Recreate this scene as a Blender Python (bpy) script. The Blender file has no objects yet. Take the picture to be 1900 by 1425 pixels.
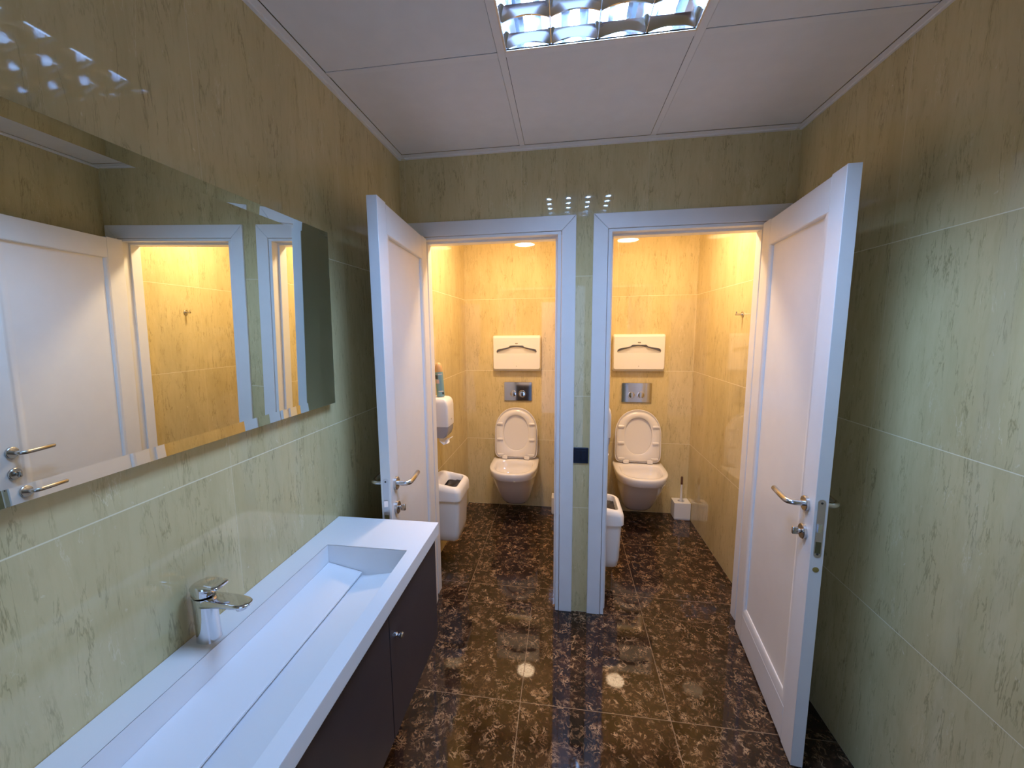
import bpy, bmesh, math, random
from mathutils import Vector, Matrix
random.seed(7)
S = bpy.context.scene
COL = S.collection
PI = math.pi

# ------------------------------------------------------------------ camera
F, YAW, PITCH, ROLL = 760.63, 0.1541, 0.1334, -0.0108
CAM = Vector((0.8479, -2.137, 1.5534))
PPX, PPY = -21.26, 3.396
cd = bpy.data.cameras.new('camera')
cam = bpy.data.objects.new('camera', cd); COL.objects.link(cam)
cd.sensor_fit = 'HORIZONTAL'; cd.sensor_width = 36.0
cd.lens = 36.0 * F / 1900.0
cd.shift_x = -PPX / 1900.0; cd.shift_y = PPY / 1900.0
cd.clip_start = 0.02; cd.clip_end = 50
fw = Vector((-math.sin(YAW)*math.cos(PITCH), math.cos(YAW)*math.cos(PITCH), -math.sin(PITCH)))
rt0 = Vector((math.cos(YAW), math.sin(YAW), 0)); up0 = rt0.cross(fw)
rt = rt0*math.cos(ROLL) + up0*math.sin(ROLL)
up = -rt0*math.sin(ROLL) + up0*math.cos(ROLL)
cam.matrix_world = Matrix(((rt.x, up.x, -fw.x, CAM.x), (rt.y, up.y, -fw.y, CAM.y), (rt.z, up.z, -fw.z, CAM.z), (0, 0, 0, 1)))
S.camera = cam

# ------------------------------------------------------------------ world, exposure
w = bpy.data.worlds.new('world'); S.world = w; w.use_nodes = True
w.node_tree.nodes['Background'].inputs[0].default_value = (0.36, 0.55, 1.0, 1)
w.node_tree.nodes['Background'].inputs[1].default_value = 2.3  # cool fill light, enters through the opening added behind the camera
S.view_settings.view_transform = 'Standard'; S.view_settings.look = 'None'
S.view_settings.gamma = 1.0; S.view_settings.use_curve_mapping = False
S.view_settings.exposure = 0.1
c = S.cycles
c.max_bounces = 12; c.diffuse_bounces = 6; c.glossy_bounces = 8; c.transmission_bounces = 6
c.caustics_reflective = False; c.caustics_refractive = False
c.sample_clamp_indirect = 6.0; c.use_denoising = True

TUBE_COL, TUBE_STR = (0.335, 0.560, 1.0), 184.0      # fluorescent tubes of the ceiling fixture
DOWN_COL, DOWN_STR = (1.0, 0.705, 0.44), 226.0     # warm recessed lamps in the two stalls

# ------------------------------------------------------------------ dimensions (metres)
W, H = 1.883, 2.43            # room width, ceiling height
DB = 1.356                    # rear wall of the stalls
WT = 0.10                     # thickness of the door wall
DX0, DX1 = 0.885, 0.985       # divider between the stalls
FY = -2.75                    # wall behind the camera

# ------------------------------------------------------------------ materials
def N(nt, typ, **kw):
    n = nt.nodes.new(typ)
    for k, v in kw.items():
        setattr(n, k, v)
    return n

def mat(name, col, rough=0.4, metal=0.0, spec=0.5, coat=0.0, emit=None, estr=0.0, alpha=None, trans=0.0, noise=0.0):
    m = bpy.data.materials.new(name); m.use_nodes = True
    nt = m.node_tree; b = nt.nodes['Principled BSDF']
    b.inputs['Base Color'].default_value = (*col, 1)
    b.inputs['Roughness'].default_value = rough
    b.inputs['Metallic'].default_value = metal
    b.inputs['Specular IOR Level'].default_value = spec
    b.inputs['Coat Weight'].default_value = coat
    b.inputs['Coat Roughness'].default_value = 0.05
    b.inputs['Transmission Weight'].default_value = trans
    if emit:
        b.inputs['Emission Color'].default_value = (*emit, 1)
        b.inputs['Emission Strength'].default_value = estr
    if noise:
        g = N(nt, 'ShaderNodeNewGeometry')
        n = N(nt, 'ShaderNodeTexNoise'); n.inputs['Scale'].default_value = 14; n.inputs['Detail'].default_value = 5
        mr = N(nt, 'ShaderNodeMapRange')
        mr.inputs[1].default_value = .3; mr.inputs[2].default_value = .7
        mr.inputs[3].default_value = 1-noise; mr.inputs[4].default_value = 1+noise
        mx = N(nt, 'ShaderNodeVectorMath', operation='SCALE'); mx.inputs[0].default_value = col
        nt.links.new(g.outputs['Position'], n.inputs['Vector'])
        nt.links.new(n.outputs['Fac'], mr.inputs[0]); nt.links.new(mr.outputs[0], mx.inputs['Scale'])
        nt.links.new(mx.outputs[0], b.inputs['Base Color'])
    return m

class NB:
    """small node-building helper"""
    def __init__(s, m): s.nt = m.node_tree
    def val(s, inp, v):
        if hasattr(v, 'is_linked') or hasattr(v, 'links'): s.nt.links.new(v, inp)
        else: inp.default_value = v
    def m(s, op, a, b=0.0, cc=0.0, clamp=False):
        n = s.nt.nodes.new('ShaderNodeMath'); n.operation = op; n.use_clamp = clamp
        s.val(n.inputs[0], a); s.val(n.inputs[1], b); s.val(n.inputs[2], cc)
        return n.outputs[0]
    def vec(s, x, y, z):
        n = s.nt.nodes.new('ShaderNodeCombineXYZ')
        s.val(n.inputs[0], x); s.val(n.inputs[1], y); s.val(n.inputs[2], z)
        return n.outputs[0]
    def noise(s, vec, w, scale, detail=4, rough=.55, dist=0.0):
        n = s.nt.nodes.new('ShaderNodeTexNoise'); n.noise_dimensions = '4D'
        s.val(n.inputs['Vector'], vec); s.val(n.inputs['W'], w)
        n.inputs['Scale'].default_value = scale; n.inputs['Detail'].default_value = detail
        n.inputs['Roughness'].default_value = rough; n.inputs['Distortion'].default_value = dist
        return n.outputs['Fac']
    def ramp(s, v, a, b, c0=0.0, c1=1.0):
        n = s.nt.nodes.new('ShaderNodeMapRange'); n.clamp = True
        s.val(n.inputs[0], v); n.inputs[1].default_value = a; n.inputs[2].default_value = b
        n.inputs[3].default_value = c0; n.inputs[4].default_value = c1
        return n.outputs[0]
    def mix(s, f, c0, c1):
        n = s.nt.nodes.new('ShaderNodeMix'); n.data_type = 'RGBA'
        s.val(n.inputs[0], f)
        for i, cc in ((6, c0), (7, c1)):
            if isinstance(cc, tuple): n.inputs[i].default_value = (*cc, 1)
            else: s.nt.links.new(cc, n.inputs[i])
        return n.outputs[2]

def tile_mat(name, au, av, u0, pu, v0, pv, kind):
    m = bpy.data.materials.new(name); m.use_nodes = True
    b = m.node_tree.nodes['Principled BSDF']; nb = NB(m)
    g = N(m.node_tree, 'ShaderNodeNewGeometry'); sp = N(m.node_tree, 'ShaderNodeSeparateXYZ')
    m.node_tree.links.new(g.outputs['Position'], sp.inputs[0])
    u, v = sp.outputs['XYZ'.index(au)], sp.outputs['XYZ'.index(av)]
    un = nb.m('DIVIDE', nb.m('SUBTRACT', u, u0), pu); vn = nb.m('DIVIDE', nb.m('SUBTRACT', v, v0), pv)
    def edge(t, p):
        f = nb.m('FRACT', t)
        return nb.m('MULTIPLY', nb.m('MINIMUM', f, nb.m('SUBTRACT', 1.0, f)), p)
    du, dv = edge(un, pu), edge(vn, pv); d = nb.m('MINIMUM', du, dv)
    ident = nb.m('ADD', nb.m('MULTIPLY', nb.m('FLOOR', un), 7.31), nb.m('MULTIPLY', nb.m('FLOOR', vn), 3.77))
    if kind == 'wall':
        grout = nb.m('MAXIMUM', nb.m('MULTIPLY', nb.ramp(du, .0007, .0014, 1, 0), .35), nb.ramp(dv, .0009, .0018, 1, 0))
        sq = lambda k: nb.vec(u, nb.m('MULTIPLY', v, k), 0.0)
        mott = nb.noise(sq(.30), ident, 5.5, 5, .6, .3)
        col = nb.mix(nb.ramp(mott, .30, .70), (.555, .452, .226), (.695, .576, .312))
        fine = nb.noise(sq(.16), ident, 70, 5, .65, .1)
        col = nb.mix(nb.m('MULTIPLY', nb.ramp(fine, .48, .78), .22), col, (.34, .275, .11))
        def veins(off, sc, k, wd, lo, hi, msc, amt, cc, col):
            n1 = nb.noise(sq(k), nb.m('ADD', ident, off), sc, 6, .62, .35)
            rd = nb.ramp(nb.m('ABSOLUTE', nb.m('SUBTRACT', n1, .5)), .0, wd, 1, 0)
            mk = nb.ramp(nb.noise(sq(.55), nb.m('ADD', ident, off+3.0), msc, 4, .6), lo, hi)
            return nb.mix(nb.m('MULTIPLY', nb.m('MULTIPLY', rd, mk), amt), col, cc)
        col = veins(5.0, 13, .13, .011, .48, .61, 9, .52, (.17, .13, .045), col)
        col = veins(8.0, 26, .14, .017, .46, .60, 13, .52, (.21, .16, .06), col)
        col = veins(2.0, 19, .20, .010, .52, .64, 11, .40, (.84, .77, .52), col)
        smu = nb.noise(sq(.22), nb.m('ADD', ident, 11.0), 9, 4, .6, .4)
        col = nb.mix(nb.m('MULTIPLY', nb.ramp(smu, .60, .76), .30), col, (.30, .245, .095))
        fl = nb.noise(sq(.75), ident, 55, 3, .5, 1.0)
        col = nb.mix(nb.m('MULTIPLY', nb.ramp(fl, .70, .76), .5), col, (.84, .78, .54))
        col = nb.mix(nb.m('MULTIPLY', grout, .75), col, (.82, .76, .54))
        rough = nb.ramp(grout, 0, 1, .03, .5)
    else:
        grout = nb.ramp(d, .0009, .0018, 1, 0)
        p = nb.vec(u, v, 0.0)
        big = nb.noise(p, ident, 9, 4, .6, .5)
        col = nb.mix(nb.ramp(big, .35, .7), (.010, .0052, .0038), (.046, .023, .014))
        n1 = nb.noise(p, ident, 18, 3, .55, 2.2)
        r1 = nb.ramp(nb.m('ABSOLUTE', nb.m('SUBTRACT', n1, .5)), .004, .048, 1, 0)
        n2 = nb.noise(p, nb.m('ADD', ident, 4.0), 29, 3, .5, 1.6)
        r2 = nb.ramp(nb.m('ABSOLUTE', nb.m('SUBTRACT', n2, .52)), .004, .048, 1, 0)
        k1 = nb.ramp(nb.noise(p, nb.m('ADD', ident, 1.5), 26, 2, .5, .4), .50, .60)
        k2 = nb.ramp(nb.noise(p, nb.m('ADD', ident, 2.5), 19, 2, .5, .4), .48, .60)
        cl = nb.ramp(nb.noise(p, nb.m('ADD', ident, 7.5), 11, 3, .6, .8), .36, .58, .25, 1)
        vein = nb.m('MAXIMUM', nb.m('MULTIPLY', r1, k1), nb.m('MULTIPLY', r2, k2))
        vc = nb.mix(nb.ramp(nb.noise(p, 3.3, 30, 2), .35, .65), (.17, .085, .038), (.58, .38, .22))
        col = nb.mix(nb.m('MULTIPLY', nb.m('MULTIPLY', vein, cl), .95), col, vc)
        fog = nb.ramp(nb.noise(p, nb.m('ADD', ident, 6.5), 40, 4, .65, 1.0), .56, .74)
        col = nb.mix(nb.m('MULTIPLY', fog, .45), col, (.17, .085, .042))
        col = nb.mix(nb.m('MULTIPLY', grout, .7), col, (.30, .20, .12))
        rough = nb.ramp(grout, 0, 1, .035, .5)
    m.node_tree.links.new(col, b.inputs['Base Color'])
    m.node_tree.links.new(rough, b.inputs['Roughness'])
    b.inputs['Specular IOR Level'].default_value = .5
    return m

PV = .6065
M = {}
M['tile_left'] = tile_mat('beige_tile_left', 'Y', 'Z', -.612, .62, 0, PV, 'wall')
M['tile_right'] = tile_mat('beige_tile_right', 'Y', 'Z', -.60, .61, 0, PV, 'wall')
M['tile_doors'] = tile_mat('beige_tile_door_wall', 'X', 'Z', .03, .603, 0, PV, 'wall')
M['tile_rear_l'] = tile_mat('beige_tile_rear_left', 'X', 'Z', .297, .603, 0, PV, 'wall')
M['tile_rear_r'] = tile_mat('beige_tile_rear_right', 'X', 'Z', 1.27, .603, 0, PV, 'wall')
M['tile_div'] = tile_mat('beige_tile_divider', 'Y', 'Z', .70, .603, 0, PV, 'wall')
M['floor_main'] = tile_mat('dark_marble_main', 'X', 'Y', .68, .605, 0, .607, 'floor')
M['floor_l'] = tile_mat('dark_marble_left_stall', 'X', 'Y', .288, .605, .175, .605, 'floor')
M['floor_r'] = tile_mat('dark_marble_right_stall', 'X', 'Y', 1.287, .605, .175, .605, 'floor')
M['white_paint'] = mat('white_lacquer', (.80, .79, .78), .32, noise=.015)
M['ceil_tile'] = mat('ceiling_board', (.86, .84, .84), .8, noise=.02)
M['ceil_grid'] = mat('white_steel_grid', (.88, .86, .86), .5)
M['gap'] = mat('dark_gap', (.05, .045, .04), .9)
M['plaster'] = mat('stall_plaster', (.78, .76, .70), .8)
M['ceramic'] = mat('white_ceramic', (.80, .77, .74), .06, coat=.4)
M['seat_plastic'] = mat('white_seat_plastic', (.78, .75, .72), .22)
M['solid'] = mat('white_solid_surface', (.84, .84, .85), .30)
M['cab'] = mat('dark_brown_laminate', (.040, .029, .031), .5, noise=.06)
M['chrome'] = mat('chrome', (.74, .74, .76), .06, 1.0)
M['steel'] = mat('brushed_steel', (.62, .60, .58), .24, 1.0)
M['plate_steel'] = mat('lock_plate_steel', (.66, .66, .68), .35, 1.0)
M['mirror'] = mat('mirror_glass', (.80, .86, .81), .0, 1.0)
M['mirror_edge'] = mat('mirror_edge', (.12, .16, .13), .2)
M['plastic'] = mat('white_plastic', (.80, .78, .75), .3)
M['plastic_bin'] = mat('bin_plastic', (.80, .77, .72), .35)
M['grey_win'] = mat('smoky_grey_plastic', (.36, .35, .37), .25)
M['paper'] = mat('tissue_paper', (.86, .84, .80), .9)
M['bag'] = mat('black_bin_bag', (.018, .014, .013), .35)
M['navy'] = mat('dark_navy_switch', (.006, .008, .020), .3, spec=.25)
M['mark'] = mat('grey_print', (.30, .27, .22), .6)
M['alu'] = mat('bright_louvre_aluminium', (.88, .90, .93), .10, 1.0)
M['alu_frame'] = mat('satin_frame', (.80, .72, .60), .35, .6)  # aluminium, its warm reflection put into the base colour
M['housing'] = mat('fixture_reflector', (.85, .87, .9), .12, 1.0)
M['tube'] = mat('lit_tube', (1, 1, 1), .5, emit=TUBE_COL, estr=TUBE_STR)
M['lamp'] = mat('lit_diffuser', (1, 1, 1), .5, emit=DOWN_COL, estr=DOWN_STR)
M['can_body'] = mat('pale_teal_can', (.22, .40, .46), .3, .3)
M['can_cap'] = mat('gold_cap', (.62, .38, .17), .35)
M['can_dark'] = mat('dark_print', (.04, .06, .08), .4)
M['can_pink'] = mat('pink_print', (.70, .52, .48), .4)
M['can_white'] = mat('white_print', (.70, .72, .70), .4)
M['hole'] = mat('dark_hole', (.10, .085, .03), .7)
M['brush_tip'] = mat('brown_tip', (.10, .045, .025), .3)

# ------------------------------------------------------------------ object helpers
def finish(ob, smooth=True, ang=35):
    if smooth:
        for p in ob.data.polygons: p.use_smooth = True
        ob.data.set_sharp_from_angle(angle=math.radians(ang))

def obj(name, bm, mats, parent=None, smooth=True, ang=35, bevel=0.0, seg=2):
    bmesh.ops.recalc_face_normals(bm, faces=bm.faces[:])
    me = bpy.data.meshes.new(name); bm.to_mesh(me); bm.free()
    ms = mats if isinstance(mats, (list, tuple)) else [mats]
    for x in ms: me.materials.append(x)
    o = bpy.data.objects.new(name, me); COL.objects.link(o)
    if parent: o.parent = parent
    finish(o, smooth, ang)
    if bevel:
        md = o.modifiers.new('bevel', 'BEVEL'); md.width = bevel; md.segments = seg
        md.limit_method = 'ANGLE'; md.angle_limit = math.radians(35); md.harden_normals = False
    return o

def tag(o, label, cat, group=None, kind=None):
    o['label'] = label; o['category'] = cat
    if group: o['group'] = group
    if kind: o['kind'] = kind
    return o

def thing(name, label, cat, loc=(0, 0, 0), rz=0.0, group=None, kind=None):
    o = bpy.data.objects.new(name, None); COL.objects.link(o)
    o.location = loc; o.rotation_euler = (0, 0, rz); o.empty_display_size = .1
    return tag(o, label, cat, group, kind)

def dup(root, loc, label, rz=None):
    r = root.copy(); COL.objects.link(r); r.location = loc; r['label'] = label
    if rz is not None: r.rotation_euler = (0, 0, rz)
    for ch in list(root.children):
        k = ch.copy(); COL.objects.link(k); k.parent = r
        for g in list(ch.children):
            d = g.copy(); COL.objects.link(d); d.parent = k
    return r

def box(bm, x0, x1, y0, y1, z0, z1, mi=0):
    vs = [bm.verts.new(p) for p in ((x0, y0, z0), (x1, y0, z0), (x1, y1, z0), (x0, y1, z0), (x0, y0, z1), (x1, y0, z1), (x1, y1, z1), (x0, y1, z1))]
    fs = []
    for f in ((3, 2, 1, 0), (4, 5, 6, 7), (0, 1, 5, 4), (1, 2, 6, 5), (2, 3, 7, 6), (3, 0, 4, 7)):
        fc = bm.faces.new([vs[i] for i in f]); fc.material_index = mi; fs.append(fc)
    return fs

def quad(bm, pts, mi=0):
    f = bm.faces.new([bm.verts.new(p) for p in pts]); f.material_index = mi; return f

def BM(): return bmesh.new()

def B1(*a):
    bm = BM(); box(bm, *a); return bm

def loft(bm, rings, cap0=True, cap1=True, close=True, mi=0):
    vr = [[bm.verts.new(p) for p in r] for r in rings]
    n = len(vr[0])
    for a, b in zip(vr[:-1], vr[1:]):
        for i in range(n if close else n-1):
            j = (i+1) % n
            f = bm.faces.new((a[i], a[j], b[j], b[i])); f.material_index = mi
    if cap0: bm.faces.new(vr[0][::-1]).material_index = mi
    if cap1: bm.faces.new(vr[-1]).material_index = mi
    return vr

def tube(bm, pts, r, n=14, mi=0, caps=True):
    pts = [Vector(p) for p in pts]; rings = []
    ref = None
    for i, p in enumerate(pts):
        t = (pts[min(i+1, len(pts)-1)] - pts[max(i-1, 0)]).normalized()
        if ref is None:
            ref = t.orthogonal().normalized()
        a = (ref - t*ref.dot(t)).normalized(); ref = a; b = t.cross(a)
        rr = r[i] if isinstance(r, (list, tuple)) else r
        rings.append([p + (a*math.cos(2*PI*k/n) + b*math.sin(2*PI*k/n))*rr for k in range(n)])
    loft(bm, rings, caps, caps, mi=mi)

def disc(bm, p, ax, r, h, n=32, mi=0, prof=None):
    p = Vector(p); ax = Vector(ax).normalized()
    prof = prof or [(0, r), (h*.8, r), (h, r*.93)]
    pts = [p + ax*d for d, _ in prof]
    a = ax.orthogonal().normalized(); b = ax.cross(a)
    loft(bm, [[q + (a*math.cos(2*PI*k/n) + b*math.sin(2*PI*k/n))*rr for k in range(n)] for q, (_, rr) in zip(pts, prof)], mi=mi)

def sq(v, e): return math.copysign(abs(v)**e, v)

def oval(hw, lf, lb, nf, nb, n=56, cx=0.0, cy=0.0):
    """closed outline; +v is the 'front' half (superellipse exponent nf, reach lf), -v the back"""
    o = []
    for k in range(n):
        t = 2*PI*k/n; cs, sn = math.cos(t), math.sin(t)
        e, l = (nf, lf) if sn >= 0 else (nb, lb)
        o.append((cx + hw*sq(cs, 2/e), cy + l*sq(sn, 2/e)))
    return o

def rrect(x0, x1, y0, y1, r, k=5):
    o = []
    for cx, cy, a0 in ((x1-r, y1-r, 0), (x0+r, y1-r, 90), (x0+r, y0+r, 180), (x1-r, y0+r, 270)):
        for i in range(k+1):
            a = math.radians(a0 + 90*i/k); o.append((cx + r*math.cos(a), cy + r*math.sin(a)))
    return o

def plate(bm, outer, holes, place, th, mi=0):
    """flat plate with holes, extruded by th; place(u, v, t) gives the 3-D point"""
    es = []
    for lp in [outer] + holes:
        vs = [bm.verts.new(place(u, v, 0)) for u, v in lp]
        es += [bm.edges.new((vs[i], vs[(i+1) % len(vs)])) for i in range(len(vs))]
    r = bmesh.ops.triangle_fill(bm, use_beauty=True, use_dissolve=False, edges=es)
    fs = [f for f in r['geom'] if isinstance(f, bmesh.types.BMFace)]
    ex = bmesh.ops.extrude_face_region(bm, geom=fs)
    d = Vector(place(0, 0, th)) - Vector(place(0, 0, 0))
    bmesh.ops.translate(bm, vec=d, verts=[v for v in ex['geom'] if isinstance(v, bmesh.types.BMVert)])
    for f in bm.faces: f.material_index = mi

def rel(bm, root):
    """mesh made in world coordinates -> local coordinates of a root Empty"""
    mw = Matrix.Translation(root.location) @ root.rotation_euler.to_matrix().to_4x4()
    bmesh.ops.transform(bm, matrix=mw.inverted(), verts=bm.verts[:]); return bm

def struct(name, bm, m, label, cat, parent=None, **kw):
    o = obj(name, bm, m, parent, **kw)
    return tag(o, label, cat, kind='structure')

# ================================================================== THE ROOM
# floor: main room and the two stalls, each with its own laying grid
bm = BM()
box(bm, -.1, W+.1, FY-.1, 0, -.08, 0, 0)
box(bm, -.1, .935, 0, DB+.1, -.08, 0, 1)
box(bm, .935, W+.1, 0, DB+.1, -.08, 0, 2)
struct('floor', bm, [M['floor_main'], M['floor_l'], M['floor_r']], 'glossy dark brown marble tiled floor running into both stalls', 'floor', smooth=False)
struct('wall_left', B1(-.1, 0, FY-.1, DB+.1, 0, H+.15), M['tile_left'], 'beige veined tile wall behind the mirror and the washbasin', 'wall', smooth=False)
struct('wall_right', B1(W, W+.1, FY-.1, DB+.1, 0, H+.15), M['tile_right'], 'beige veined tile wall on the right behind the open right door', 'wall', smooth=False)
bm = BM()
box(bm, 0, .935, DB, DB+.1, 0, H+.15, 0); box(bm, .935, W, DB, DB+.1, 0, H+.15, 1)
struct('wall_rear', bm, [M['tile_rear_l'], M['tile_rear_r']], 'beige tiled rear wall of the stalls behind both toilets', 'wall', smooth=False)
bm = BM()
for a, b2, z0, z1 in ((0, .44, 0, H+.15), (1.08, W, 0, H+.15), (.44, 1.08, 2.06, H+.15)): box(bm, a, b2, FY-.1, FY, z0, z1)  # doorway-sized opening added so that cool world light fills the room
struct('wall_front', bm, M['tile_doors'], 'beige tiled wall behind the viewer with an opening added for cool light', 'wall', smooth=False)
# door wall with two openings
OL, OR_ = (.093, .832), (1.055, 1.797)
OH = 2.045
bm = BM()
outer = [(0, 0), (OL[0], 0), (OL[0], OH), (OL[1], OH), (OL[1], 0), (OR_[0], 0), (OR_[0], OH), (OR_[1], OH), (OR_[1], 0), (W, 0), (W, H+.15), (0, H+.15)]
for a, b2, z0, z1 in ((0, OL[0], 0, OH), (OL[1], OR_[0], 0, OH), (OR_[1], W, 0, OH), (0, W, OH, H+.15)):
    box(bm, a, b2, 0, WT, z0, z1)
struct('wall_doors', bm, M['tile_doors'], 'tiled partition wall with the two stall door openings', 'wall', smooth=False)
struct('wall_divider', B1(DX0, DX1, WT, DB, 0, H), M['tile_div'], 'tiled divider wall between the two toilet stalls', 'wall', smooth=False)

# ceiling: boards in a steel grid, fixture opening left free; plastered stall ceilings
TX = [.0406+.6*i for i in range(4)]      # grid lines across
TX = [.6406-.6, .6406, 1.2406, 1.8406]
TY = [-.706-.6*i for i in range(4)]      # grid lines along
ceil = BM(); grid = BM()
xs = [0.036, .6406, 1.2406, W-.030]; ys = [-.050] + TY + [FY+.02]
FX = (.6526, 1.2286); FYY = (-1.294, -.718)
for i in range(3):
    for j in range(len(ys)-1):
        x0 = xs[i] + (.0012 if i == 0 else .0135); x1 = xs[i+1] - (.0012 if i == 2 else .0135)
        y1 = ys[j] - (.0012 if j == 0 else .0135); y0 = ys[j+1] + .0135
        if y1 - y0 < .03: continue
        if i == 1 and j == 1: continue
        box(ceil, x0, x1, y0, y1, H+.002, H+.018, 0)
for x in xs[1:3]:
    box(grid, x-.012, x+.012, FY, -.0505, H, H+.002)
for y in TY:
    for i in range(3):
        a = xs[i] + (.0005 if i == 0 else .0125); b2 = xs[i+1] - (.0005 if i == 2 else .0125)
        box(grid, a, b2, y-.012, y+.012, H, H+.002)
box(ceil, 0, W, FY, 0, H+.13, H+.15, 1)
box(ceil, 0, DX0, WT, DB, H, H+.1, 2); box(ceil, DX1, W, WT, DB, H, H+.1, 2)
ce = struct('ceiling', ceil, [M['ceil_tile'], M['gap'], M['plaster']], 'suspended ceiling of pale square boards in a white steel grid', 'ceiling', smooth=False)
obj('ceiling_grid', grid, M['ceil_grid'], ce, smooth=False)
bm = BM()
# stepped wall angle along the left, door and right walls
def angle_y(x0, x1, xm):
    box(bm, min(x0, x1), max(x0, x1), FY, 0, H-.001, H+.001)
    box(bm, min(x0, xm), max(x0, xm), FY, 0, H-.006, H-.001)
angle_y(0, .035, .012); angle_y(W, W-.029, W-.010)
box(bm, .036, W-.030, -.049, 0, H-.001, H+.001); box(bm, .036, W-.030, -.018, 0, H-.006, H-.001)
struct('trim_1', bm, M['ceil_grid'], 'white stepped metal angle where ceiling meets the walls', 'trim', smooth=False, bevel=.0006)

# ------------------------------------------------------------------ door frames
def door_frame(name, x0, x1, label, strike_side):
    """clear opening x0..x1; casing, jambs and stop, all on the partition wall"""
    r = thing(name, label, 'door frame', ((x0+x1)/2, 0, 0), kind='structure')
    zt = 2.024; cin, cw = .020, .070
    zc0, zc1 = zt+.016, zt+.088
    a0, a1 = x0-cin, x1+cin
    g = .0006
    def prism(pts):
        bm = BM()
        loft(bm, [[(x, -.012, z) for x, z in pts], [(x, .0, z) for x, z in pts]])
        return rel(bm, r)
    obj('casing_side', prism([(a0-cw, 0), (a0, 0), (a0, zc0), (a0-cw, zc1-g)]), M['white_paint'], r, bevel=.0022)
    obj('casing_side', prism([(a1, 0), (a1+cw, 0), (a1+cw, zc1-g), (a1, zc0)]), M['white_paint'], r, bevel=.0022)
    obj('casing_head', prism([(a0+g, zc0), (a1-g, zc0), (a1+cw-g, zc1), (a0-cw+g, zc1)]), M['white_paint'], r, bevel=.0022)
    for nm, bx in (('jamb', (x0-.018, x0, .0, WT, 0, zt)), ('jamb', (x1, x1+.018, .0, WT, 0, zt)), ('jamb_head', (x0-.018, x1+.018, .0, WT, zt, zt+.014))):
        obj(nm, rel(B1(bx[0], bx[1], -.008, bx[3], bx[4], bx[5]), r), M['white_paint'], r, bevel=.0012)
    bm = BM()
    box(bm, x0, x0+.011, .042, WT, 0, zt); box(bm, x1-.011, x1, .042, WT, 0, zt); box(bm, x0+.011, x1-.011, .042, WT, zt-.011, zt)
    obj('door_stop', rel(bm, r), M['white_paint'], r, bevel=.001)
    sx = x1-.0016 if strike_side > 0 else x0
    sp = obj('strike_plate', rel(B1(sx, sx+.0016, .006, .030, .86, .98), r), M['plate_steel'], r, smooth=False)
    sh = .0004
    obj('strike_hole', rel(B1(sx-(sh if strike_side > 0 else -.0012), sx-(sh if strike_side > 0 else -.0012)+.0008, .011, .025, .89, .925), r), M['hole'], sp, smooth=False)
    return r
FL = (.113, .812); FR = (1.075, 1.777)
door_frame('trim_2', *FL, 'white mitred door frame of the left stall', 1)
door_frame('trim_3', *FR, 'white mitred door frame of the right stall', -1)

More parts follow.
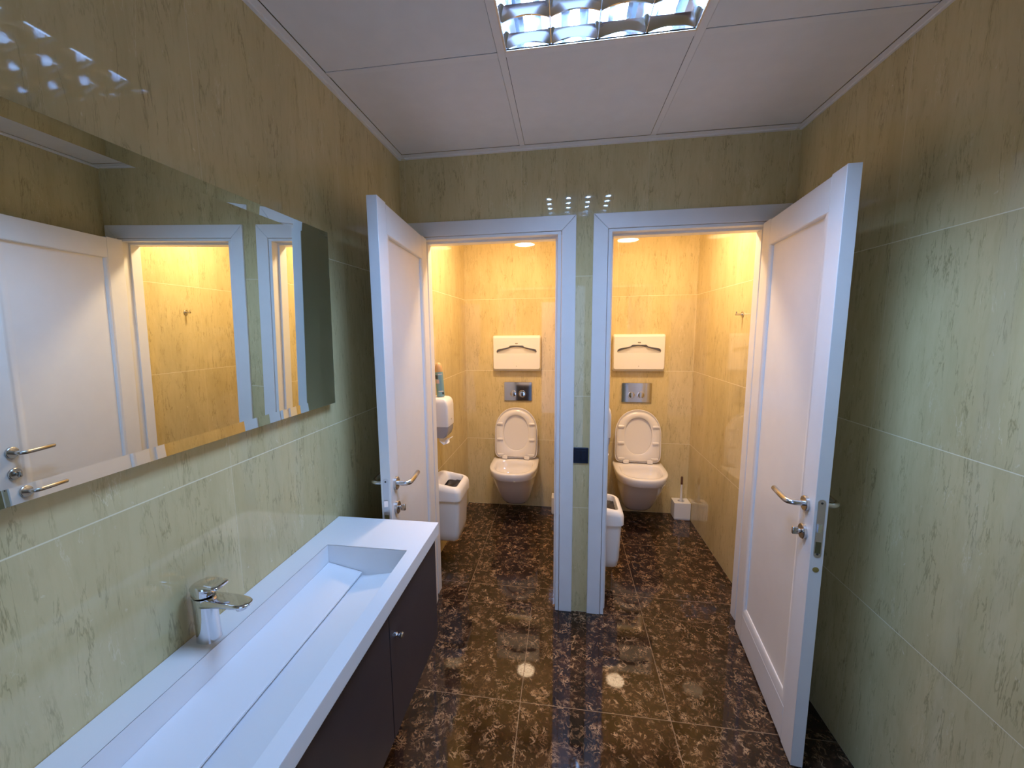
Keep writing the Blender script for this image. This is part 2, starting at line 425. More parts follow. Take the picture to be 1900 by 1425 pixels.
# ------------------------------------------------------------------ doors
LW, TH = .700, .038
def make_door(name, hinge, lock, sg, label):
    """local x runs from hinge to lock edge; local y*sg is the door's thickness (visible face at y = 0)"""
    d = Vector((lock[0]-hinge[0], lock[1]-hinge[1]))
    L = d.length
    r = thing(name, label, 'door', (hinge[0], hinge[1], 0), math.atan2(d.y, d.x), kind='structure')
    def bx(x0, x1, y0, y1, z0, z1):
        return B1(x0, x1, min(y0*sg, y1*sg), max(y0*sg, y1*sg), z0, z1)
    P0, P1, PZ0, PZ1 = .098, L-.090, .150, 1.915
    obj('stile', bx(.004, P0, 0, TH, .005, 2.0265), M['white_paint'], r, bevel=.0012)
    st = obj('stile', bx(P1, L, 0, TH, .005, 2.0265), M['white_paint'], r, bevel=.0012)
    obj('rail', bx(P0+.0006, P1-.0006, 0, TH, PZ1, 2.0215), M['white_paint'], r, bevel=.0012)
    obj('rail', bx(P0+.0006, P1-.0006, 0, TH, .010, PZ0), M['white_paint'], r, bevel=.0012)
    bm = BM()
    prof = [(0, .0005), (.006, .0010), (.014, .0030), (.022, .0065), (.026, .0095), (.027, .0125)]
    soft = (0, .012, .023, .034, .044, .052)
    rings = [[(P0+e*.75, y*sg, PZ0+e*1.5), (P1-so, y*sg, PZ0+e*1.5), (P1-so, y*sg, PZ1-e*.19), (P0+e*.75, y*sg, PZ1-e*.19)] for (e, y), so in zip(prof, soft)]
    back = [(P0, (TH-.004)*sg, PZ0), (P1, (TH-.004)*sg, PZ0), (P1, (TH-.004)*sg, PZ1), (P0, (TH-.004)*sg, PZ1)]
    loft(bm, [back] + rings)
    obj('panel', bm, M['white_paint'], r, ang=30)
    # furniture: rose + lever on both faces, turn knob, lock face plate on the edge
    hs, hz, tz = L-.058, .962, .862
    for side in (0, 1):
        y0 = 0 if side == 0 else TH
        dr = -sg if side == 0 else sg
        bm = BM(); disc(bm, (hs, y0*sg, hz), (0, dr, 0), .026, .010)
        rs = obj('handle_rose', bm, M['steel'], r)
        bm = BM()
        pts = [(hs, y0*sg+dr*.008, hz), (hs, y0*sg+dr*.030, hz)]
        for k in range(9):
            a = k/8*PI/2
            pts.append((hs - .022*(1-math.cos(a)), y0*sg + dr*(.036 + .020*math.sin(a)), hz))
        pts += [(hs-.060, y0*sg+dr*.0565, hz), (hs-.128, y0*sg+dr*.0550, hz), (hs-.132, y0*sg+dr*.0548, hz)]
        tube(bm, pts, [.0098]*(len(pts)-1) + [.007], 16)
        obj('lever_handle', bm, M['steel'], r)
        bm = BM(); disc(bm, (hs, y0*sg, tz), (0, dr, 0), .026, .010)
        kr = obj('lock_rose', bm, M['steel'], r)
        if side == 0:
            bm = BM()
            disc(bm, (hs, dr*.0105, tz), (0, dr, 0), .008, .014, 20)
            box(bm, hs-.0055, hs+.0055, min(dr*.018, dr*.036), max(dr*.018, dr*.036), tz-.013, tz+.013)
            obj('turn_knob', bm, M['steel'], kr, bevel=.003)
    # lock face plate, latch and bolt on the narrow edge
    ym = TH/2*sg
    bm = BM()
    pl = rrect(-.011, .011, .800, 1.000, .0108, 6)
    loft(bm, [[(L-.0004, ym+u, v) for u, v in pl], [(L+.0010, ym+u, v) for u, v in pl]])
    fp = obj('lock_face_plate', bm, M['plate_steel'], r)
    bm = BM()
    vs = [(L+.001, ym-.007, .888), (L+.001, ym+.007, .888), (L+.001, ym+.007, .915), (L+.001, ym-.007, .915)]
    ve = [(L+.008, ym-.007, .889), (L+.002, ym+.007, .889), (L+.002, ym+.007, .914), (L+.008, ym-.007, .914)]
    loft(bm, [vs, ve]); obj('latch_bolt', bm, M['chrome'], fp, bevel=.0008)
    bm = BM(); box(bm, L+.0010, L+.0014, ym-.008, ym+.008, .815, .855)
    obj('dead_bolt', bm, M['hole'], fp, smooth=False)
    bm = BM()
    for z in (.988, .812): disc(bm, (L+.001, ym, z), (1, 0, 0), .0036, .0008, 12)
    obj('screw', bm, M['gap'], fp)
    bm = BM(); disc(bm, (L+.0002, ym, .757), (1, 0, 0), .0095, .0006, 20)
    obj('edge_plug', bm, mat('tan_plug', (.30, .21, .05), .6), r)
    # hinge barrels on the hidden side
    for z in (.25, 1.05, 1.80):
        bm = BM(); tube(bm, [(-.006, TH*.5*sg, z-.045), (-.006, TH*.5*sg, z+.045)], .0065, 12)
        obj('hinge', bm, M['steel'], r)
    return r
make_door('door_1', (.1385, -.016), (.200, -.722), -1, 'open white panelled door of the left stall, beside the washbasin')
make_door('door_2', (1.7440, -.018), (1.6605, -.726), 1, 'open white panelled door of the right stall, beside the bare right wall')

# ================================================================== CEILING FIXTURE
fx = thing('ceiling_light', 'square four-tube fluorescent light with bright mirrored louvre in the ceiling', 'ceiling light', ((FX[0]+FX[1])/2, (FYY[0]+FYY[1])/2, H))
x0, x1, y0, y1 = FX[0], FX[1], FYY[0], FYY[1]
bm = BM()
for b4 in ((x0, x1, y0, y0+.006), (x0, x1, y1-.006, y1), (x0, x0+.006, y0+.006, y1-.006), (x1-.006, x1, y0+.006, y1-.006)):
    box(bm, *b4, H-.001, H+.006)
obj('frame', rel(bm, fx), M['alu_frame'], fx, bevel=.0008)
HZ = .095
bm = BM()
ix0, ix1, iy0, iy1 = x0+.006, x1-.006, y0+.006, y1-.006
loft(bm, [[(ix0, iy0, H+.001), (ix1, iy0, H+.001), (ix1, iy1, H+.001), (ix0, iy1, H+.001)], [(ix0, iy0, H+HZ), (ix1, iy0, H+HZ), (ix1, iy1, H+HZ), (ix0, iy1, H+HZ)]], cap0=False, cap1=True)
obj('housing', rel(bm, fx), M['housing'], fx, smooth=False)
cw = (ix1-ix0)/4
TZ = H+.066
txs = [ix0+cw*(i+.5) for i in range(4)]
def wedge(xa, half, zb=H+.003, zt=H+.060):
    """parabolic wedge between two lamps: thin at the bottom, wide at the top"""
    pr = [(0.0010, zb), (.0016, zb+.010), (.0036, zb+.020), (.0085, zb+.033), (.016, zb+.044), (half, zt)]
    return [(xa+dx, z) for dx, z in pr] + [(xa-dx, z) for dx, z in pr[::-1]]
for i in range(5):
    xa = ix0+cw*i
    pts = wedge(xa, .030)
    if i == 0: pts = [(max(x, ix0), z) for x, z in pts]
    if i == 4: pts = [(min(x, ix1), z) for x, z in pts]
    bm = BM(); loft(bm, [[(x, iy0, z) for x, z in pts], [(x, iy1, z) for x, z in pts]])
    bmesh.ops.remove_doubles(bm, verts=bm.verts[:], dist=1e-5)
    obj('louvre_reflector', rel(bm, fx), M['alu'], fx, ang=60)
NBL = 4
for k in range(NBL+2):
    y = iy1 - (iy1-iy0)*k/(NBL+1)
    bm = BM()
    for i in range(4):
        xc = txs[i]; hw = cw/2-.0015
        # cross blade of one cell: arched lower edge, U-shaped notch for the lamp, V section
        top = H+.040
        def arch(t): return H+.004 + .014*(1-(t)**2)
        ol = []
        nn = 14
        for q in range(nn+1):
            t = -1+2*q/nn; ol.append((xc+hw*t, arch(t)))
        ol += [(xc+hw, top)]
        ol += [(xc-hw, top)]
        th = .0016
        es = []
        vs = [bm.verts.new((px, y, pz)) for px, pz in ol]
        es = [bm.edges.new((vs[n], vs[(n+1) % len(vs)])) for n in range(len(vs))]
        rr = bmesh.ops.triangle_fill(bm, use_beauty=True, use_dissolve=False, edges=es)
        fs = [f for f in rr['geom'] if isinstance(f, bmesh.types.BMFace)]
        ex = bmesh.ops.extrude_face_region(bm, geom=fs)
        nv = [v for v in ex['geom'] if isinstance(v, bmesh.types.BMVert)]
        # open the section towards the top so that the faces tilt (V profile)
        for v in nv:
            f = (v.co.z-(H+.004))/.036; v.co.y = y + .001+.013*max(f, 0)**1.7
            if k == 0: v.co.y = y
        for v in vs:
            f = (v.co.z-(H+.004))/.036; v.co.y = y - (.001+.013*max(f, 0)**1.7)
            if k == NBL+1: v.co.y = y + (.001+.013*max(f, 0)**1.7)
    obj('louvre_blade', rel(bm, fx), M['alu'], fx, ang=50)
for xc in txs:
    bm = BM(); tube(bm, [(xc, iy0+.004, TZ), (xc, iy1-.004, TZ)], .013, 14)
    obj('lamp_tube', rel(bm, fx), M['tube'], fx)

# ------------------------------------------------------------------ stall downlights
def downlight(loc, label):
    r = thing('downlight', label, 'ceiling light', loc, group='round warm downlights over the toilets')
    bm = BM()
    n = 40
    prof = [(.112, 0), (.112, -.004), (.108, -.006), (.100, -.005), (.099, -.001)]
    loft(bm, [[(R*math.cos(2*PI*k/n), R*math.sin(2*PI*k/n), z) for k in range(n)] for R, z in prof], False, False)
    obj('trim_ring', bm, M['plastic'], r)
    bm = BM(); f = bm.faces.new([bm.verts.new((.099*math.cos(-2*PI*k/n), .099*math.sin(-2*PI*k/n), -.002)) for k in range(n)])
    me = bpy.data.meshes.new('diffuser'); bm.to_mesh(me); bm.free(); me.materials.append(M['lamp'])
    o = bpy.data.objects.new('diffuser', me); COL.objects.link(o); o.parent = r
    return r
d1 = downlight((.44, .50, H), 'round warm downlight in the left stall ceiling')
dup(d1, (1.463, .50, H), 'round warm downlight in the right stall ceiling')

# ================================================================== MIRROR
MY0, MY1, MZ0, MZ1 = -1.97, -.770, 1.300, 1.896
mr = thing('wall_mirror', 'wide frameless mirror hung above the washbasin', 'mirror', (0, MY1, MZ0))
bm = BM()
BV = .027
def lean(bm):   # the top edge hangs slightly forward of the wall
    for v in bm.verts: v.co.x += .020*v.co.z + .006*v.co.y*-1 + (.004 if v.co.x > .002 else 0)
    return bm
o_ = [(MY0, MZ0), (MY1, MZ0), (MY1, MZ1), (MY0, MZ1)]
i_ = [(MY0+BV, MZ0+BV), (MY1-BV, MZ0+BV), (MY1-BV, MZ1-BV), (MY0+BV, MZ1-BV)]
loft(bm, [[(.0177, a, b) for a, b in o_], [(.0200, a, b) for a, b in o_], [(.0185, a, b) for a, b in i_]], cap0=False, cap1=True)
obj('mirror_glass', lean(rel(bm, mr)), M['mirror'], mr, smooth=False)
bm = BM(); loft(bm, [[(.0005, a, b) for a, b in o_], [(.0176, a, b) for a, b in o_]], cap0=True, cap1=True)
obj('mirror_back', lean(rel(bm, mr)), M['mirror_edge'], mr, smooth=False)

# ================================================================== WASHBASIN, CABINET, FAUCET
CZ = .856; CY1, CY0 = -.757, -1.955; CX = .397
BY1, BY0 = -.961, -1.752
wb = thing('washbasin', 'long white trough washbasin with sloped floor below the mirror', 'washbasin', (0, CY1, CZ-.048))
bm = BM()
XB, XF = .078, .355
top = {}
def V(*p): return bm.verts.new(p)
o4 = [V(.001, CY0, CZ), V(CX, CY0, CZ), V(CX, CY1, CZ), V(.001, CY1, CZ)]
b4 = [V(.001, CY0, CZ-.046), V(CX, CY0, CZ-.046), V(CX, CY1, CZ-.046), V(.001, CY1, CZ-.046)]
r4 = [V(XB, BY0, CZ), V(XF, BY0, CZ), V(XF, BY1, CZ), V(XB, BY1, CZ)]
for i in range(4):
    j = (i+1) % 4
    bm.faces.new((o4[i], o4[j], r4[j], r4[i])); bm.faces.new((o4[j], o4[i], b4[i], b4[j]))
q4 = [V(XB-.004, BY0-.004, CZ-.046), V(XF+.004, BY0-.004, CZ-.046), V(XF+.004, BY1+.004, CZ-.046), V(XB-.004, BY1+.004, CZ-.046)]
for i in range(4):
    j = (i+1) % 4
    bm.faces.new((b4[j], b4[i], q4[i], q4[j]))
obj('basin_top', rel(bm, wb), M['solid'], wb, bevel=.0022, ang=30)
bm = BM()
xs_ = [(XB, CZ-.001), (XB+.001, .775), (.193, .757), (.205, .757), (.300, .7745), (XF-.004, .783), (XF, CZ-.001)]
ra = [(x, BY1, z) for x, z in xs_]; rb = [(x, BY0, z) for x, z in xs_]
va = [bm.verts.new(p) for p in ra]; vb = [bm.verts.new(p) for p in rb]
for i in range(len(xs_)-1): bm.faces.new((va[i], va[i+1], vb[i+1], vb[i]))
bm.faces.new(va); bm.faces.new(vb[::-1])
obj('basin_bowl', rel(bm, wb), M['solid'], wb, ang=20)
bm = BM()
sl = [(XB+.0015, .7945), (.1965, .7705), (.1965, .7645), (XB+.0015, .7860)]
loft(bm, [[(x, BY1-.0015, z) for x, z in sl], [(x, BY0+.0015, z) for x, z in sl]])
obj('ramp_slab', rel(bm, wb), M['solid'], wb, ang=20, bevel=.001)

cb = thing('vanity_cabinet', 'dark brown wall-hung cabinet under the white washbasin', 'cabinet', (0, CY1, .398))
obj('carcass', rel(B1(.001, .362, CY0, CY1-.003, .398, .753), cb), M['cab'], cb, bevel=.001)
bm = BM(); box(bm, .345, .362, CY0, CY1-.003, .754, .8095); box(bm, .001, .345, CY1-.020, CY1-.003, .754, .8095); box(bm, .001, .345, CY0, CY0+.018, .754, .8095)
obj('top_rail', rel(bm, cb), M['cab'], cb, smooth=False)
for k, (ya, yb) in enumerate(((-1.1675, CY1-.003), (-1.5620, -1.1715), (CY0, -1.5660))):
    dr_ = obj('door', rel(B1(.3632, .381, ya, yb, .398, .8075), cb), M['cab'], cb, bevel=.0008)
    yk = ya+.036 if k == 0 else (ya+.036 if k == 1 else yb-.036)
    bm = BM()
    disc(bm, (.3811, yk, .698), (1, 0, 0), .008, .022, 20, prof=[(0, .0075), (.003, .0075), (.006, .004), (.010, .0045), (.014, .0085), (.020, .0092), (.0225, .006)])
    obj('knob', rel(bm, cb), M['chrome'], dr_)

fa = thing('faucet', 'chrome single-lever basin faucet on the back ledge', 'faucet', (.042, -1.386, CZ))
def ell(cx, cy, rx, ry, n=32, e=2.3): return [(cx+rx*sq(math.cos(2*PI*k/n), 2/e), cy+ry*sq(math.sin(2*PI*k/n), 2/e)) for k in range(n)]
bm = BM()
loft(bm, [[(x, y, z) for x, y in ell(cx, 0, rx, ry)] for z, cx, rx, ry in ((0, 0, .0262, .0222), (.003, 0, .0255, .0215), (.05, -.001, .0245, .0212), (.085, -.001, .0245, .0215), (.106, -.0015, .0255, .0225))])
obj('body', bm, M['chrome'], fa)
bm = BM()   # spout: flat tongue reaching over the basin
secs = []
for t, hw, zt_, zb_ in ((-.010, .021, .107, .080), (.010, .0220, .1065, .083), (.035, .0222, .1055, .088), (.060, .0222, .104, .0905), (.085, .0218, .102, .0905), (.100, .0195, .1005, .0905), (.110, .0145, .0992, .0915), (.1145, .0070, .0982, .0930)):
    zm = (zt_+zb_)/2
    secs.append([(t, hw*sq(math.cos(2*PI*k/20), .55), zm+(zt_-zb_)/2*sq(math.sin(2*PI*k/20), .55)) for k in range(20)])
loft(bm, secs); obj('spout', bm, M['chrome'], fa, ang=50)
bm = BM(); disc(bm, (.093, 0, .0915), (.12, 0, -1), .0125, .009, 24); obj('aerator', bm, M['chrome'], fa)
bm = BM()
loft(bm, [[(x, y, z+.10*x) for x, y in ell(cx, 0, rx, ry)] for z, cx, rx, ry in ((.1075, -.0015, .0225, .0200), (.112, -.0015, .0250, .0222), (.128, -.003, .0238, .0222), (.136, -.003, .0215, .0205), (.139, -.003, .014, .014))])
lv = []
for t, hw, zt_, zb_ in ((-.020, .019, .134, .122), (-.005, .0205, .1405, .126), (.015, .0205, .1425, .131), (.035, .0205, .1405, .132), (.047, .0195, .1385, .1310), (.0500, .0150, .1370, .1325)):
    zm = (zt_+zb_)/2
    lv.append([(t, hw*sq(math.cos(2*PI*k/20), .5), zm+(zt_-zb_)/2*sq(math.sin(2*PI*k/20), .5)) for k in range(20)])
loft(bm, lv)
obj('lever', bm, M['chrome'], fa, ang=50)

# ================================================================== TOILETS
def make_toilet(label, loc):
    """local: wall at y = 0, front towards -y, z from the floor"""
    r = thing('wall_hung_toilet', label, 'toilet', loc, group='white wall-hung toilets with raised lids')
    RZ = .452
    bm = BM()
    def ring(z, hw, fr, cy, nf, nb, back=0.0, top=0.0):
        return [(x, -y, z) for x, y in oval(hw, fr-cy, cy-back, nf, nb, 56, 0, cy)]
    secs = [(RZ-.004, .1965, .472, .20, 2.5, 9, 0), (RZ-.012, .1985, .475, .20, 2.5, 9, 0), (RZ-.060, .1925, .466, .20, 2.5, 9, 0), (RZ-.068, .1850, .455, .20, 2.5, 9, 0),
            (.315, .170, .405, .18, 2.4, 8, 0), (.24, .152, .340, .16, 2.3, 7, 0), (.165, .131, .268, .13, 2.3, 6, 0), (.115, .114, .220, .11, 2.3, 5, 0), (.092, .098, .190, .10, 2.3, 5, 0), (.086, .080, .165, .09, 2.3, 5, .01)]
    rings = [ring(*s) for s in secs]
    inner = [(RZ, .1935, .468, .20, 2.5, 9, .003), (RZ, .1600, .436, .22, 2.7, 4, .115), (RZ-.004, .1550, .430, .22, 2.7, 4, .120), (RZ-.035, .1500, .424, .22, 2.7, 4, .126), (RZ-.075, .143, .408, .225, 2.6, 4, .135),
             (RZ-.088, .118, .375, .23, 2.5, 3.5, .150), (RZ-.125, .098, .345, .23, 2.4, 3, .160), (RZ-.180, .072, .300, .22, 2.3, 2.6, .165), (RZ-.205, .040, .255, .21, 2.2, 2.2, .175)]
    rings2 = [ring(*s) for s in inner]
    loft(bm, rings[::-1] + rings2)
    obj('pan', bm, M['ceramic'], r, ang=60)
    # seat and lid stand upright, leaning a touch towards the wall
    TILT = math.radians(4.5); YH, ZH = -.072, RZ+.008
    def pl(u, v, t):   # u sideways, v along the lid, t towards the viewer
        return (u, YH + v*math.sin(TILT) - t*math.cos(TILT), ZH + v*math.cos(TILT) + t*math.sin(TILT))
    HW, LL = .1845, .440
    def dshape(hw, v0, v1, nf=2.15, nb=9, cyv=.225): return oval(hw, v1-cyv, cyv-v0, nf, nb, 56, 0, cyv)
    bm = BM()
    ls = [(HW-.012, .006, LL-.006, -.008), (HW-.002, .0, LL-.0, -.003), (HW, 0, LL, .004), (HW-.001, 0, LL-.001, .009), (HW-.006, .005, LL-.006, .0095), (HW-.009, .008, LL-.010, .005), (HW-.02, .02, LL-.02, .004)]
    loft(bm, [[pl(u, v, t) for u, v in dshape(hw, a, b)] for hw, a, b, t in ls])
    obj('lid', bm, M['seat_plastic'], r, ang=50)
    bm = BM()
    so, si = dshape(HW-.010, .012, LL-.024), oval(.1080, .152, .152, 2.3, 2.2, 56, 0, .222)
    so2, si2 = dshape(HW-.017, .018, LL-.034), oval(.1150, .160, .158, 2.3, 2.2, 56, 0, .222)
    rr = [(so, .010), (so, .017), (so2, .024), (si2, .0235), (si, .019), (si, .010)]
    rings = [[pl(u, v, t) for u, v in lp] for lp, t in rr]
    loft(bm, rings + [rings[0]], False, False)
    bmesh.ops.remove_doubles(bm, verts=bm.verts[:], dist=1e-5)
    obj('seat', bm, M['seat_plastic'], r, ang=50)
    for sx in (-1, 1):
        for v in (.165, .300):
            bm = BM()
            o = rrect(sx*.137-.026, sx*.137+.026, v-.010, v+.010, .007, 4); o2 = rrect(sx*.137-.022, sx*.137+.022, v-.006, v+.006, .005, 4)
            loft(bm, [[pl(a, b, .0205) for a, b in o], [pl(a, b, .031) for a, b in o], [pl(a, b, .034) for a, b in o2]])
            obj('bumper', bm, M['seat_plastic'], r)
        bm = BM()
        o = rrect(sx*.095-.022, sx*.095+.022, -.004, .024, .006, 4)
        loft(bm, [[pl(a, b, .012) for a, b in o], [pl(a, b, .034) for a, b in o]])
        o = rrect(sx*.132-.028, sx*.132+.028, .030, .042, .004, 3)
        loft(bm, [[pl(a, b, .020) for a, b in o], [pl(a, b, .031) for a, b in o]])
        tube(bm, [(sx*.095, YH, RZ-.002), (sx*.095, YH, ZH+.008)], .012, 14)
        obj('hinge', bm, M['seat_plastic'], r, bevel=.0015)
    return r
CL, CR = .4465, 1.4575
tl = make_toilet('white wall-hung toilet with raised lid in the left stall', (CL, DB-.001, 0))
dup(tl, (CR, DB-.001, 0), 'white wall-hung toilet with raised lid in the right stall')

# ------------------------------------------------------------------ flush plates
def make_plate(loc, label):
    r = thing('flush_plate', label, 'flush plate', loc, group='chrome flush plates above the toilets')
    bm = BM(); lp = rrect(-.120, .120, 0, .162, .006, 4); l2 = rrect(-.118, .118, .002, .160, .005, 4)
    loft(bm, [[(u, 0, v) for u, v in lp], [(u, -.009, v) for u, v in lp], [(u, -.011, v) for u, v in l2]])
    obj('plate', bm, M['chrome'], r, ang=25)
    for x, R in ((-.040, .029), (.036, .031)):
        bm = BM()
        disc(bm, (x, -.0111, .060), (0, -1, 0), R, .006, 36, prof=[(0, R), (.004, R), (.0055, R-.002), (.0055, R-.006), (.003, R-.008), (.0038, R*.4)])
        obj('button', bm, M['chrome'], r, ang=25)
    return r
p1 = make_plate((.458, DB-.0005, .952), 'chrome two-button flush plate above the left toilet')
dup(p1, (1.445, DB-.0005, .953), 'chrome two-button flush plate above the right toilet')

# ------------------------------------------------------------------ seat-cover dispensers
def make_cover_dispenser(loc, label):
    r = thing('seat_cover_dispenser', label, 'dispenser', loc, group='white seat cover dispensers on the rear wall')
    hw, hh, dp = .2045, .300, .050
    bm = BM()
    A = rrect(-hw, hw, 0, hh, .016, 5); B = rrect(-hw+.003, hw-.003, .014, hh-.008, .016, 5); C_ = rrect(-hw+.009, hw-.009, .018, hh-.020, .014, 5)
    loft(bm, [[(u, 0, v) for u, v in A], [(u, -.028, v) for u, v in A], [(u, -dp+.008, v) for u, v in B], [(u, -dp, v) for u, v in C_]], True, False)
    slot = [(-.158, .150), (.158, .150), (.166, .154), (.170, .163), (.168, .174), (.160, .183), (.146, .188), (.100, .195), (.066, .203), (.056, .216), (-.056, .216), (-.066, .203), (-.100, .195), (-.146, .188), (-.160, .183), (-.168, .174), (-.170, .163), (-.166, .154)]
    b2 = BM(); plate(b2, C_, [slot], lambda u, v, t: (u, -dp+t, v), .004)
    me = bpy.data.meshes.new('tmp'); b2.to_mesh(me); b2.free(); bm.from_mesh(me); bpy.data.meshes.remove(me)
    bmesh.ops.remove_doubles(bm, verts=bm.verts[:], dist=1e-5)
    obj('cover', bm, M['plastic'], r, ang=30)
    bm = BM()   # stack of folded paper behind the slot, its upper edge bowed
    n = 24; rows = []
    for dz, dy in ((-.03, -.020), (0, -.042), (.006, -.0445), (.008, -.040)):
        rows.append([(-.175+.35*k/n, dy*.72 + .004*abs(-1+2*k/n), .150+dz + (.050*(1-abs(-1+2*k/n)**1.3) if dz > -.01 else 0)) for k in range(n+1)])
    loft(bm, rows, False, False, close=False)
    obj('paper', bm, M['paper'], r)
    bm = BM(); box(bm, -.185, .185, -.018, -.004, .05, .152)
    obj('paper_stack', bm, M['paper'], r, smooth=False)
    bm = BM(); lp = rrect(-.012, .012, .228, .238, .004, 3); loft(bm, [[(u, -dp, v) for u, v in lp], [(u, -dp-.0004, v) for u, v in lp]])
    obj('logo_mark', bm, M['mark'], r, smooth=False)
    bm = BM(); disc(bm, (0, -dp, .042), (0, -1, 0), .0035, .0012, 14); 
    obj('key_lock', bm, M['mark'], r)
    return r
s1 = make_cover_dispenser((.452, DB-.0005, 1.213), 'white toilet seat cover dispenser on the left stall rear wall')
dup(s1, (1.4465, DB-.0005, 1.215), 'white toilet seat cover dispenser on the right stall rear wall')

# ------------------------------------------------------------------ folded toilet paper dispensers (wall on local x = 0)
def make_paper_dispenser(loc, label):
    r = thing('toilet_paper_dispenser', label, 'dispenser', loc, group='white toilet paper dispensers beside the stall doors')
    dx, wy, hh = .130, .150, .268
    bm = BM()
    rings = []
    for z, ins in ((.085, .001), (.10, .0), (.215, .0), (.240, .004), (.256, .012), (.265, .024), (hh, .045)):
        rings.append([(x, y, z) for x, y in rrect(.0, dx-ins, ins*.55, wy-ins*.55, .014, 5)])
    loft(bm, rings)
    # the white back shell reaches below the grey window
    loft(bm, [[(x, y, z) for x, y in rrect(0, .040, .001, wy-.001, .008, 5)] for z in (.010, .085)])
    obj('cover', bm, M['plastic'], r, ang=45)
    bm = BM()
    loft(bm, [[(x, y, z) for x, y in rrect(.041, dx-i2, .003, wy-.003, .012, 5)] for z, i2 in ((.012, .030), (.020, .018), (.050, .006), (.0845, .003))])
    obj('window', bm, M['grey_win'], r, ang=45)
    bm = BM(); disc(bm, (dx, wy*.5, .125), (1, 0, 0), .005, .002, 14); obj('key_lock', bm, M['mark'], r)
    bm = BM()   # hanging sheet
    n = 10; rows = []
    for k in range(n+1):
        y = .020 + (wy-.040)*k/n
        rows.append([(.058, y, .016), (.066, y, -.014), (.090+.006*math.sin(k*.8), y, -.036+.016*k/n), (.118+.006*math.sin(k*.8), y, -.026+.020*k/n)])
    loft(bm, rows, False, False, close=False)
    o = obj('tissue', bm, M['paper'], r); md = o.modifiers.new('solid', 'SOLIDIFY'); md.thickness = .0012
    return r
q1 = make_paper_dispenser((.0005, .310, .868), 'white folded toilet paper dispenser with spray can on top')
dup(q1, (DX1+.0005, .185, .862), 'white toilet paper dispenser on the divider wall, mostly behind the door frame')

# ------------------------------------------------------------------ wall-hung bins
def make_bin(loc, label):
    r = thing('sanitary_bin', label, 'bin', loc, group='white wall-hung bins with open lids')
    dx, wy = .212, .265
    bm = BM()
    rings = []
    for z, ins in ((.0, .030), (.010, .021), (.060, .013), (.280, .004), (.330, .002)):
        rings.append([(x, y, z) for x, y in rrect(.012, dx-ins, ins, wy-ins, .030, 6)])
    rings.append([(x, y, .330) for x, y in rrect(.016, dx-.008, .008, wy-.008, .026, 6)])
    rings.append([(x, y, .080) for x, y in rrect(.022, dx-.022, .020, wy-.020, .024, 6)])
    loft(bm, rings); obj('body', bm, M['plastic_bin'], r, ang=50)
    bm = BM(); rings = []
    def slope(p):   # the lid falls away from the wall
        return (p[0], p[1], p[2] - .19*max(0, p[2]-.285)/.105*(p[0]-.075))
    for z, ins, rr in ((.278, -.006, .034), (.280, -.010, .036), (.345, -.010, .036), (.366, -.004, .036), (.381, .008, .034), (.385, .018, .030), (.381, .024, .026), (.355, .029, .022), (.335, .032, .020)):
        rings.append([slope((x, y, z)) for x, y in rrect(.004+max(ins, 0)*2.4, dx-max(ins*.72, ins), ins, wy-ins, rr, 6)])
    rings.append([(x, y, .330) for x, y in rrect(.010, dx-.001, .001, wy-.001, .030, 6)])
    rings.append([(x, y, .278) for x, y in rrect(.010, dx+.001, -.001, wy+.001, .032, 6)])
    loft(bm, rings + [rings[0]], False, False)
    bmesh.ops.remove_doubles(bm, verts=bm.verts[:], dist=1e-5)
    obj('lid', bm, M['plastic_bin'], r, ang=50)
    bm = BM(); n = 12; g = []
    rnd = random.Random(5)
    for i in range(n+1):
        g.append([bm.verts.new((.022+(dx-.040)*i/n, .022+(wy-.044)*j/n, .334+rnd.uniform(-.006, .004) - .022*math.sin(PI*i/n)*math.sin(PI*j/n))) for j in range(n+1)])
    for i in range(n):
        for j in range(n): bm.faces.new((g[i][j], g[i+1][j], g[i+1][j+1], g[i][j+1]))
    obj('bin_liner', bm, M['bag'], r, ang=80)
    obj('wall_bracket', B1(0, .0115, .05, wy-.05, .03, .32), M['plastic_bin'], r, bevel=.002)
    return r
b1 = make_bin((.0005, .225, .222), 'white open-topped wall bin with black liner on the left stall wall')
dup(b1, (DX1+.0005, .200, .140), 'white open-topped wall bin half hidden behind the frame of the right stall')

# ------------------------------------------------------------------ toilet brushes
def make_holder(loc, label):
    r = thing('brush_holder', label, 'brush holder', loc, group='white cube brush holders')
    bm = BM(); box(bm, -.0615, .0615, -.055, .055, 0, .009)
    obj('foot', bm, M['plastic'], r, bevel=.002)
    bm = BM(); sqr = rrect(-.064, .064, -.0575, .0575, .004, 3); n = len(sqr)
    hole = [(.026*math.cos(2*PI*k/32), .026*math.sin(2*PI*k/32)) for k in range(32)]
    loft(bm, [[(u, v, z) for u, v in sqr] for z in (.010, .143)], True, False)
    b2 = BM(); plate(b2, sqr, [hole], lambda u, v, t: (u, v, .143-t), .006)
    me = bpy.data.meshes.new('tmp'); b2.to_mesh(me); b2.free(); bm.from_mesh(me); bpy.data.meshes.remove(me)
    loft(bm, [[(.026*math.cos(2*PI*k/32), .026*math.sin(2*PI*k/32), z) for k in range(32)] for z in (.137, .02)], False, True)
    bmesh.ops.remove_doubles(bm, verts=bm.verts[:], dist=1e-5)
    obj('box', bm, M['plastic'], r, ang=30)
    return r
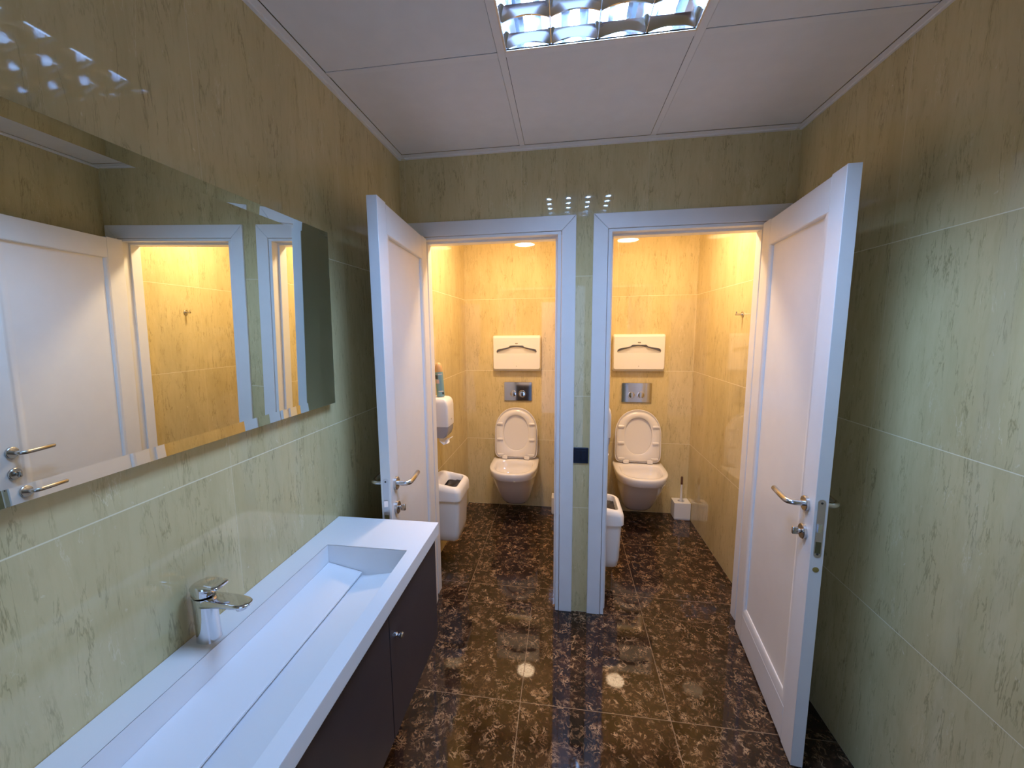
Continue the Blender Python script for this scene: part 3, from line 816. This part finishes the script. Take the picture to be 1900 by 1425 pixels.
def make_brush(loc, label):
    r = thing('toilet_brush', label, 'toilet brush', loc)
    bm = BM(); tube(bm, [(0, 0, .075), (0, 0, .15), (0, 0, .285)], [.0075, .0105, .0072], 16)
    obj('handle', bm, M['plastic'], r)
    bm = BM(); tube(bm, [(0, 0, .2855), (0, 0, .345), (0, 0, .352)], [.0085, .0088, .005], 16)
    obj('grip_end', bm, M['brush_tip'], r)
    bm = BM(); tube(bm, [(0, 0, .0255), (0, 0, .035), (0, 0, .065), (0, 0, .0745)], [.012, .021, .021, .012], 20)
    obj('bristles', bm, M['paper'], r)
    return r
h1 = make_holder((1.8165, 1.288, 0), 'white cube brush holder in the right rear corner of the right stall')
dup(h1, (.8195, 1.262, 0), 'white cube brush holder barely showing past the frame in the left stall')
t1 = make_brush((1.8165, 1.288, 0), 'white toilet brush with brown tip standing in the right stall holder')

# ------------------------------------------------------------------ spray can on the left paper dispenser
cn = thing('spray_can', 'pale teal air freshener can with gold domed cap on the paper dispenser', 'spray can', (.066, .385, .868+.269))
TL = math.radians(-3.0)
cn.rotation_euler = (0, TL, 0)
bm = BM(); n = 28
def circ(R, z, a0=0, a1=2*PI, m=n): return [(R*math.cos(a0+(a1-a0)*k/m), R*math.sin(a0+(a1-a0)*k/m), z) for k in range(m)]
loft(bm, [circ(R, z) for R, z in ((.0235, .0015), (.0255, .004), (.0258, .150), (.0245, .160))])
obj('can', bm, M['can_body'], cn)
bm = BM(); loft(bm, [circ(R, z) for R, z in ((.0242, .1605), (.0240, .178), (.0215, .198), (.0160, .212), (.008, .2195), (.002, .221))])
obj('cap', bm, M['can_cap'], cn)
def patch(name, a0, a1, z0, z1, m_):
    bm = BM(); m = 8; R = .0262
    rows = [[(R*math.cos(a0+(a1-a0)*k/m), R*math.sin(a0+(a1-a0)*k/m), z) for k in range(m+1)] for z in (z0, z1)]
    loft(bm, rows, False, False, close=False); obj(name, bm, m_, cn)
D = math.radians
patch('label_print', D(-150), D(-95), .118, .142, M['can_dark'])
patch('label_print', D(-135), D(-78), .088, .113, M['can_pink'])
patch('label_print', D(-50), D(-12), .018, .030, M['can_dark'])
patch('label_print', D(-100), D(-30), .034, .040, M['can_white'])
patch('label_print', D(-90), D(-25), .143, .149, M['can_white'])

# ------------------------------------------------------------------ switch, hooks
sw = thing('light_switch', 'dark navy double light switch on the narrow strip between the frames', 'switch', (.941, 0, .898))
bm = BM(); lp = rrect(-.0385, .0385, -.042, .042, .003, 3); l2 = rrect(-.037, .037, -.0405, .0405, .003, 3)
loft(bm, [[(u, -.0003, v) for u, v in lp], [(u, -.007, v) for u, v in lp], [(u, -.0085, v) for u, v in l2]])
obj('cover_frame', bm, M['navy'], sw)
for sx in (-1, 1):
    bm = BM(); box(bm, sx*.0145-.0135, sx*.0145+.0135, -.0108, -.0086, -.028, .028)
    obj('rocker', bm, M['navy'], sw, bevel=.001)
hk = thing('coat_hook', 'small steel coat hook on the right wall of the right stall', 'hook', (W, .492, 1.634))
bm = BM(); disc(bm, (0, 0, 0), (-1, 0, 0), .0165, .005, 24); obj('rose', bm, M['steel'], hk)
bm = BM(); tube(bm, [(-.0052, 0, 0), (-.040, 0, 0)], .0062, 14); tube(bm, [(-.034, 0, .004), (-.034, 0, .017)], .0032, 10)
obj('peg', bm, M['steel'], hk)
